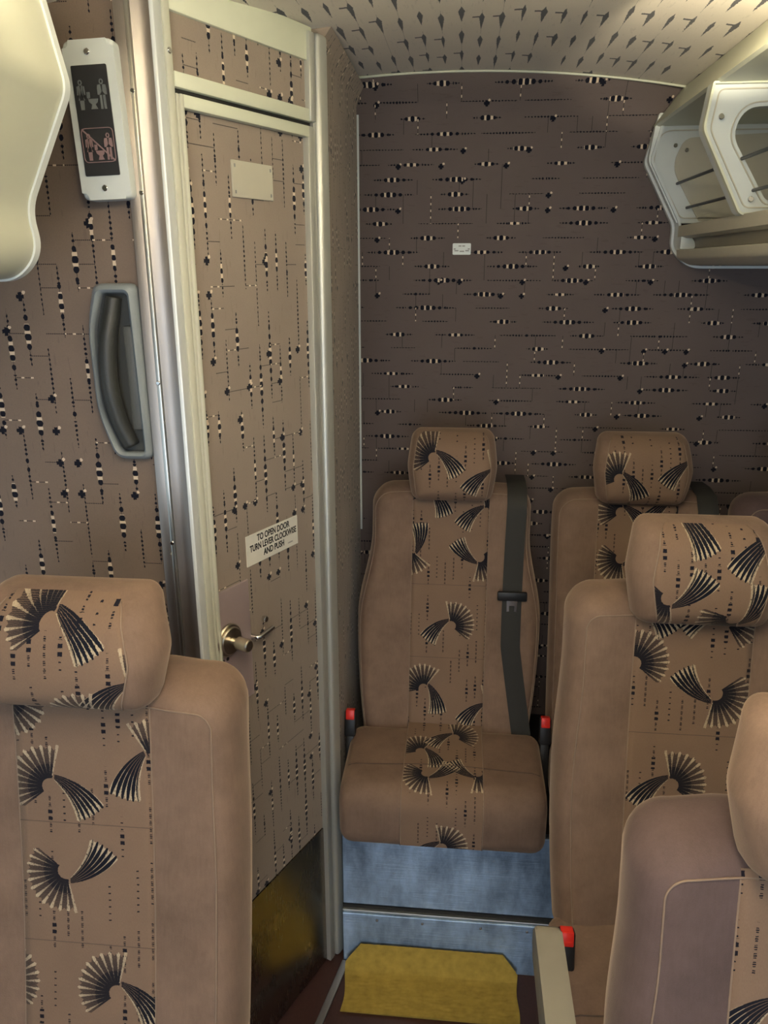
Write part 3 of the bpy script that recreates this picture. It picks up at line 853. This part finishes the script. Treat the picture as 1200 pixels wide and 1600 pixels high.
def make_seat(loc, label, w_sh=.205, w_hip=.220, hip_z=.80, w_bot=.205, z_top=1.132, z_bot=.50, rake=.20, hd_front=-.045, strip=.0925,
              fans=None, uo=(0, 0), belt=False, buck=None, arm=None, cush=None, hz=(1.112, 1.290), hw_head=.105, low_base=True, cord_in=.030, er=.034, hbulge=.0, gusset=.016, T=.125, cloth='velour', gw=.033, seams=(.90, .72), group='patterned coach seats'):
    seat = thing('coach_seat', label, 'seat', (loc[0], loc[1], 0), 0, group)
    def hw(z):
        if z > hip_z:
            t = min(1, (z - hip_z) / (z_top - .12 - hip_z)); t = t * t * (3 - 2 * t); return w_hip + (w_sh - w_hip) * t
        t = min(1, (hip_z - z) / (hip_z - z_bot)); return w_hip + (w_bot - w_hip) * t * t
    # loc y is the front face at shoulder height
    def y0(x, z):
        wing = -.010 * min(1.0, max(0.0, abs(x) - strip) / .05)
        return T / 2 + rake * (z - 1.05) + .012 * math.sin((z - .5) * 5.2) + wing
    B = Back(hw, z_bot, z_top, .055, T, er, y0)
    vm = M[cloth]
    obj('backrest', B.mesh(), vm, seat, smooth=True, recalc=True)
    obj('centre_panel', B.strip(lambda z: strip, z_bot + .01, z_top - .022), M['back_' + fans], seat, smooth=True, recalc=True)
    obj('piping', B.cord(cord_in, z_bot + .02, .0013), M['piping'], seat, smooth=True)
    objs('piping', [add_tube(NB(), [B.front(sx * (strip + .0005), z_bot + .02 + (z_top - .03 - z_bot - .02) * k / 50, .0006) for k in range(51)], .0013, 6) for sx in (-1, 1)], M['piping'], seat, smooth=True)
    objs('seam', [add_tube(NB(), [B.front(-strip + 2 * strip * k / 12, z, .0013) for k in range(13)], .0007, 5) for z in seams], M['seam'], seat, smooth=True)
    # headrest
    za, zb = hz; zm = za + (zb - za) * .52
    def hwh(z):
        t = abs(z - zm) / ((zb - za) / 2); return hw_head + gusset - (gusset + .004) * min(1, t) ** 1.25
    def yh(x, z): return .048 + hd_front + rake * (z - 1.15) + .022 * ((z - zm) / ((zb - za) / 2)) ** 2
    Hd = Back(hwh, za, zb, .022, .105, .042, yh, rb=.024)
    hd = obj('headrest', Hd.mesh(32, 36), M['velour'], seat, smooth=True)
    def hst(z):
        return max(.02, Hd.w(z) - gw + (gw - .012) * 0)
    obj('headrest_panel', Hd.strip(hst, za + .006, zb - .004, off=.0014, nu=24, nv=36, ), M['head_' + fans], hd, smooth=True)
    objs('piping', [add_tube(NB(), [Hd.front(sx * hst(z), z, .0008) for z in [za + .012 + (zb - za - .022) * k / 30 for k in range(31)]], .0013, 6) for sx in (-1, 1)], M['piping'], hd, smooth=True)
    objs('headrest_post', [cyl(NB(), (sx * .045, T * .55 + .03, z_top - .09), (sx * .045, .075 + hd_front + .02, za + .04), .006, 10) for sx in (-1, 1)], M['chrome'], hd, smooth=True)
    # cushion
    c = dict(w=.43, y0=-.39, y1=-.055, z0=.43, z1=.548, r=.052, er=.030, slope=.03)
    if cush: c.update(cush)
    cu = obj('seat_cushion', cushion(c['w'], c['y0'], c['y1'], c['z0'], c['z1'], c['r'], c['er'], c['slope']), vm, seat, smooth=True)
    pth = cushion_path(c['y0'], c['y1'] - .012, c['z0'], c['z1'], c['r'], c['slope'], .0012, c['z0'] + .03)
    obj('cushion_panel', cushion_strip(strip * .98, pth, (0, 0)), M['seat_pat'], cu, smooth=True)
    objs('piping', [add_tube(NB(), [(sx * strip * .98, y, z) for y, z in pth], .0014, 6) for sx in (-1, 1)], M['piping'], cu, smooth=True)
    ys = c['y0'] + (c['y1'] - c['y0']) * .36; zs = c['z1'] + c['slope'] * (ys - c['y0']) + .0012
    xs = [-(c['w'] / 2 - .012) + (c['w'] - .024) * k / 24 for k in range(25)]
    obj('seam', add_tube(NB(), [(x, ys + .006 * math.cos(x * 14), zs - .030 * (1 - sm_edge(c['w'] / 2 - abs(x), .030))) for x in xs], .0011, 6), M['seam'], cu, smooth=True)
    if low_base:
        bm = NB(); add_box(bm, -.19, .19, c['y0'] + .06, c['y1'] - .02, c['z0'] - .05, c['z0'] + .012, .006)
        add_box(bm, -.03, .03, c['y0'] + .10, c['y1'] - .06, .0, c['z0'] - .045, .006); add_box(bm, -.15, .15, c['y0'] + .08, c['y1'] - .03, 0, .02, .004)
        obj('seat_base', bm, M['black'], seat)
    else:
        bm = NB(); add_box(bm, -.19, .19, c['y0'] + .09, c['y1'] + .03, .386, c['z0'] + .012, .004)
        obj('seat_base', bm, M['black'], seat)
    if belt:
        # webbing over the shoulder and down the face
        bm = NB(); ztop = z_top - .030; zz = [ztop - (ztop - .545) * k / 46 for k in range(47)]; rows = []
        path = [(.158, Vector((.158, T * .9 + .03, z_top + .006))), (.158, Vector((.158, T * .5 + .02, z_top + .009))), (.158, Vector((.158, .024, z_top + .002)))]
        def bx_(z):
            t = (ztop - z) / (ztop - .545)
            return .158 - .004 * math.sin(t * PI) + (.030 * max(0, t - .62) / .38)
        hwid = .0235
        for _, p in path: rows.append((p + Vector((-hwid, 0, 0)), p + Vector((hwid, 0, 0))))
        for z in zz:
            x = bx_(z); o_ = .0045
            a = B.front(x - hwid, z, o_); b2 = B.front(x - hwid, z, o_); b2.x = x + hwid
            ym = min([B.front(x + hwid * q_, z, o_).y for q_ in (-1, -.5, 0, .5)] + [B.front(min(x + hwid, hw(z) - .012), z, o_).y]); a.y = b2.y = ym; rows.append((a, b2))
        vr = [[bm.verts.new(a), bm.verts.new((a + b2) / 2 - Vector((0, .001, 0))), bm.verts.new(b2), bm.verts.new(b2 + Vector((0, .0016, 0))), bm.verts.new(a + Vector((0, .0016, 0)))] for a, b2 in rows]
        for a, b2 in zip(vr, vr[1:]):
            for k in range(5): bm.faces.new((a[k], a[(k + 1) % 5], b2[(k + 1) % 5], b2[k]))
        bm.faces.new(vr[0]); bm.faces.new(vr[-1][::-1])
        bt = tag(obj('seat_belt', bm, M['belt'], seat, smooth=True, angle=50), 'black webbing belt')
        z = .885; x = bx_(z); yb = min(B.front(x + q_ * .022, z, .006).y for q_ in (-1, 0, 1)) - .001
        tg = obj('tongue_grip', box(x - .036, x + .036, yb - .008, yb + .003, z - .012, z + .012, .004), M['black'], bt, smooth=True, angle=40)
        bm = add_ring_prism(NB(), round_poly([(x - .013, z - .010), (x + .013, z - .010), (x + .011, z - .060), (x - .011, z - .060)], .003, 3),
                            round_poly([(x - .0065, z - .024), (x + .0065, z - .024), (x + .0055, z - .050), (x - .0055, z - .050)], .002, 3), 'y', yb - .006, yb - .0025)
        tag(obj('belt_tongue', bm, M['chrome'], bt, smooth=True, angle=40), 'chrome belt tongue')
    if buck:
        for b_ in buck: buckle(seat, *b_)
    if arm:
        x0, x1, ya, yb_, zt = arm
        bm = NB()
        prof = round_poly([(ya, zt), (ya, zt - .060), (yb_, zt - .066), (yb_, zt)], [.030, .016, .02, .03], 8)
        add_prism(bm, prof, 'x', x0, x1)
        es = [e for e in bm.edges if abs(e.verts[0].co.x - e.verts[1].co.x) < 1e-6]
        bmesh.ops.bevel(bm, geom=es, offset=.006, segments=3, affect='EDGES', profile=.5)
        tag(obj('armrest', bm, M['armrest'], seat, smooth=True, angle=40), 'beige plastic armrest')
    return seat

make_seat((-.010, 1.800), 'patterned seat beside the washroom side wall with belt and empty cushion in full view', fans='R',
          w_sh=.197, w_hip=.231, hip_z=.80, w_bot=.205, z_top=1.135, uo=(.02, .115), belt=True, buck=[(-.231, -.150, .602), (.240, -.150, .608)],
          cush=dict(w=.462, y0=-.378, y1=-.095, z0=.388, z1=.552, r=.055, slope=.02), low_base=False, rake=.22, hz=(1.108, 1.278), hw_head=.100, cord_in=.012, gusset=.007, gw=.016)
make_seat((.433, 1.795), 'patterned seat against the rear wall partly behind a nearer headrest and with a belt', fans='S',
          w_sh=.195, w_hip=.192, hip_z=.80, w_bot=.190, z_top=1.130, uo=(-.02, .02), belt=True,
          cush=dict(w=.37, y0=-.375, y1=-.095, z0=.397, z1=.552, r=.055, slope=.02), low_base=False, rake=.22, hz=(1.113, 1.278), hw_head=.103, cord_in=.012, gusset=.010, gw=.020)
make_seat((.868, 1.795), 'shade-darkened velour seat at the right edge of the rear row with only its shoulder showing', fans='N',
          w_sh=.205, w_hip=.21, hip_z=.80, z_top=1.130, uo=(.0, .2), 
          cloth='shaded', cush=dict(w=.40, y0=-.375, y1=-.095, z0=.397, z1=.552, r=.055, slope=.02), low_base=False, rake=.22, hz=(1.113, 1.278), cord_in=.022)
make_seat((-.495, .865), 'patterned seat ahead of the partition and nearest the washroom door handle', fans='L',
          w_sh=.213, w_hip=.216, hip_z=.85, w_bot=.214, z_top=1.118, strip=.0955, uo=(0.0, .05), hz=(1.092, 1.254), hw_head=.112, gusset=.018, seams=(.915, .74))
make_seat((.400, 1.200), 'patterned seat with amber tinted headrest and beige armrest beside the aisle', fans='M',
          w_sh=.206, w_hip=.216, hip_z=.80, w_bot=.2, z_top=1.128, strip=.095, uo=(-.03, .30), hz=(1.090, 1.262), hw_head=.108, gusset=.013, seams=(.895, .72),
          buck=[(-.198, -.175, .604)], arm=(-.262, -.222, -.24, -.53, .700))
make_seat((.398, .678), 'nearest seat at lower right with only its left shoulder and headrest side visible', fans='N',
          w_sh=.200, w_hip=.208, hip_z=.80, z_top=1.078, uo=(0, .22), hz=(1.062, 1.236), hw_head=.100, gusset=.018, er=.036, seams=(.80,), cloth='shaded')

# ------------------------------------------------------------------ washroom sign box
def shear_quad(bl, br, tr, tl, fx, fz):
    pass
sg = thing('washroom_sign', 'white sign box with dark panel of washroom pictograms on the partition', 'sign', (-.5055, 1.164, 1.84))
sg.rotation_euler = (0, math.radians(-2.2), 0)
prof = round_poly([(-.036, -.100), (.036, -.100), (.036, .100), (-.036, .100)], .010, 5)
bm = NB(); add_prism(bm, prof, 'y', -.030, 0)
es = [e for e in bm.edges if e.verts[0].co.y < -.029 and e.verts[1].co.y < -.029]
bmesh.ops.bevel(bm, geom=es, offset=.007, segments=4, affect='EDGES', profile=.6)
obj('housing', bm, M['white'], sg, smooth=True, angle=35)
pn = obj('display_panel', add_prism(NB(), round_poly([(-.0265, -.069), (.0235, -.069), (.0235, .069), (-.0265, .069)], .002, 3), 'y', -.0315, -.029), M['panel'], sg)
objs('screw', [cyl(NB(), (-.0015, -.0295, z), (-.0015, -.0322, z), .0042, 16, .001) for z in (-.085, .085)], M['chrome'], sg, smooth=True, angle=35)

def pict(cx, cz, k=1.0):
    bm = NB(); y0, y1 = -.0325, -.0312
    def P(pts): add_prism(bm, [(cx + x * k, cz + z * k) for x, z in pts], 'y', y0, y1)
    def disc(x, z, r, ri=None):
        o_ = [(cx + (x + r * math.cos(a)) * k, cz + (z + r * 1.25 * math.sin(a)) * k) for a in [2 * PI * i / 14 for i in range(14)]]
        i_ = [(cx + (x + r * .55 * math.cos(a)) * k, cz + (z + r * .7 * math.sin(a)) * k) for a in [2 * PI * i / 14 for i in range(14)]]
        add_ring_prism(bm, o_, i_, 'y', y0, y1)
    for sx, skirt in ((-.0150, True), (.0150, False)):
        disc(sx, .0150, .0028)
        if skirt:
            P([(sx - .0052, .0105), (sx - .0058, .0000), (sx - .0045, .0000), (sx - .0035, .0075), (sx - .0032, .0105)])
            P([(sx + .0052, .0105), (sx + .0032, .0105), (sx + .0035, .0075), (sx + .0045, .0000), (sx + .0058, .0000)])
            P([(sx - .0030, .0115), (sx - .0012, .0115), (sx - .0005, .006), (sx - .0012, .001), (sx - .0046, -.0065), (sx - .0030, -.0065)])
            P([(sx + .0030, .0115), (sx + .0012, .0115), (sx + .0005, .006), (sx + .0012, .001), (sx + .0046, -.0065), (sx + .0030, -.0065)])
            P([(sx - .0030, -.0070), (sx + .0030, -.0070), (sx + .0024, -.0185), (sx - .0024, -.0185)])
        else:
            P([(sx - .0055, .0110), (sx - .0016, .0115), (sx - .0006, .0030), (sx - .0040, -.0010), (sx - .0065, -.0010), (sx - .0065, .0060)])
            P([(sx + .0055, .0110), (sx + .0016, .0115), (sx + .0006, .0030), (sx + .0040, -.0010), (sx + .0065, -.0010), (sx + .0065, .0060)])
            P([(sx - .0038, -.0015), (sx - .0008, -.0015), (sx - .0010, -.0185), (sx - .0038, -.0185)])
            P([(sx + .0038, -.0015), (sx + .0008, -.0015), (sx + .0010, -.0185), (sx + .0038, -.0185)])
    # pan and cistern between them
    P([(-.0072, .0030), (-.0030, .0030), (-.0030, -.0040), (-.0060, -.0050), (-.0072, -.0040)])
    P([(-.0060, -.0055), (.0080, -.0055), (.0066, -.0100), (.0036, -.0125), (.0062, -.0180), (-.0030, -.0180), (-.0010, -.0125), (-.0048, -.0095)])
    return bm
tag(obj('pictogram', pict(-.0015, .033), M['picto'], pn), 'grey pictogram of woman, toilet and man')
bm = pict(-.0010, -.032, .92)
o_ = round_poly([(-.0245, -.052), (.0215, -.052), (.0215, -.008), (-.0245, -.008)], .007, 5)
add_ring_prism(bm, o_, inset_poly(o_, .0010), 'y', -.0325, -.0312)
add_prism(bm, [(-.0235, -.0100), (-.0222, -.0088), (.0206, -.0500), (.0194, -.0512)], 'y', -.0328, -.0316)
tag(obj('pictogram', bm, M['pictored'], pn), 'dull red pictogram crossed out in a rounded square')

# ------------------------------------------------------------------ recessed grab handle
gh = thing('grab_handle', 'grey moulded recessed grab handle on the partition beside the column', 'handle', (-.5155, 1.165, 1.492))
gh.rotation_euler = (0, math.radians(-.5), 0)
GO = round_poly([(-.030, .134), (.036, .134), (.036, -.134), (-.024, -.134), (-.046, -.058), (-.046, .070)], [.014, .014, .014, .02, .03, .03], 6)
GI = round_poly([(-.018, .120), (.022, .120), (.025, -.122), (-.014, -.122), (-.036, -.057), (-.036, .064)], [.007, .008, .008, .012, .02, .02], 6)
bm = NB(); n = len(GO)
levels = [(GO, 0.0, 0), (GO, -.010, 0), (GO, -.017, .30), (GO, -.020, .62), (GO, -.017, .88), (GI, -.012, 0), (GI, -.002, 0)]
rings = []
for pl_, y, t in levels:
    ring = []
    for i in range(n):
        a = Vector(pl_[i]); b2 = Vector(GI[i]); p = a * (1 - t) + b2 * t
        ring.append(bm.verts.new((p.x, y, p.y)))
    rings.append(ring)
for a, b2 in zip(rings, rings[1:]):
    for i in range(n): bm.faces.new((a[i], a[(i + 1) % n], b2[(i + 1) % n], b2[i]))
obj('rim', bm, M['gripgrey'], gh, smooth=True, angle=60)
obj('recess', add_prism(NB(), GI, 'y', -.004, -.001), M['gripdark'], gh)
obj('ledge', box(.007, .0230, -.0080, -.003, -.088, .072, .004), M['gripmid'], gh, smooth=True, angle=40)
# grip bar bowed across the recess
pts = [(-.002, -.006, .114), (-.007, -.009, .090), (-.014, -.015, .055), (-.018, -.018, .01), (-.017, -.018, -.03), (-.010, -.013, -.075), (.002, -.007, -.112)]
sp = smooth_path(pts)
obj('grip_bar', add_tube(NB(), sp, [.0125 + .001 * math.sin(PI * i / (len(sp) - 1)) for i in range(len(sp))], 14), M['gripdark'], gh, smooth=True)

# ------------------------------------------------------------------ plates and stickers
def flat_on_door(name, s0, s1, z0, z1, thick, m, label, cat, tilt=0.0):
    t = thing(name, label, cat, dp((s0 + s1) / 2, (z0 + z1) / 2), DANG)
    hw_, hh = (s1 - s0) / 2, (z1 - z0) / 2
    return t, hw_, hh
t, a, h2 = flat_on_door('blank_plate', .122, .224, 1.7555, 1.8105, .002, M['cream'], 'blank pale rectangular plate screwed high on the washroom door', 'plate')
obj('plate', box(-a, a, .0005, .0038, -h2, h2, .0008), M['greycream'], t)
objs('slot', [box(sx * (a - .006) - .0012, sx * (a - .006) + .0012, -.0004, .001, sz * (h2 - .008) - .0025, sz * (h2 - .008) + .0025) for sx in (-1, 1) for sz in (-1, 1)], M['inkgrey'], t)

def text(s, size, parent, loc, rot, m, sx=1.0, bold=0.0, name='lettering', align='CENTER'):
    cu = bpy.data.curves.new(name, 'FONT'); cu.body = s; cu.size = size; cu.align_x = align; cu.align_y = 'CENTER'; cu.extrude = .0001; cu.offset = bold
    o = bpy.data.objects.new(name, cu); C.objects.link(o); o.data.materials.append(m)
    dg = bpy.context.evaluated_depsgraph_get(); me = bpy.data.meshes.new_from_object(o.evaluated_get(dg))
    bpy.data.objects.remove(o)
    mt_ = Matrix.Rotation(rot[0], 4, 'X') @ Matrix.Diagonal((sx, 1, 1, 1)); me.transform(mt_)
    o = bpy.data.objects.new(name, me); C.objects.link(o); o.parent = parent; o.location = loc; o['kind'] = 'stuff'; return o
t, a, h2 = flat_on_door('door_notice', .107, .2605, 1.1265, 1.1850, .001, None, 'white notice with black opening instructions on the washroom door', 'sticker')
obj('backing', box(-a, a, .0025, .0042, -h2, h2), M['sticker'], t)
for k, s_ in enumerate(('TO OPEN DOOR', 'TURN LEVER CLOCKWISE', 'AND PUSH')):
    text(s_, .0172, t, (.002, .0022, .0185 - k * .0165), (PI / 2, 0, 0), M['ink'], sx=.74 if k != 1 else .70, bold=.0005)
text('0 0000000', .0040, t, (.052, .0022, -.0195), (PI / 2, 0, 0), M['inkgrey'], sx=.9, name='small_print')

t = thing('wall_sticker', 'small white sticker alone on the rear wall cloth', 'sticker', (-.0025, Y_REAR, 1.691))
obj('backing', add_prism(NB(), round_poly([(-.0225, -.0135), (.0225, -.0135), (.0225, .0135), (-.0225, .0135)], .003, 3), 'y', -.0016, -.0002), M['white'], t)
bm = NB()
for x0, x1, z in ((-.008, -.001, .007), (.001, .008, .007), (-.020, -.015, .0), (.015, .020, .0), (-.018, -.008, -.004), (-.005, .006, -.0055), (.009, .018, -.004)):
    add_box(bm, x0, x1, -.0019, -.0014, z - .0014, z + .0014)
obj('print', bm, M['inkgrey'], t)
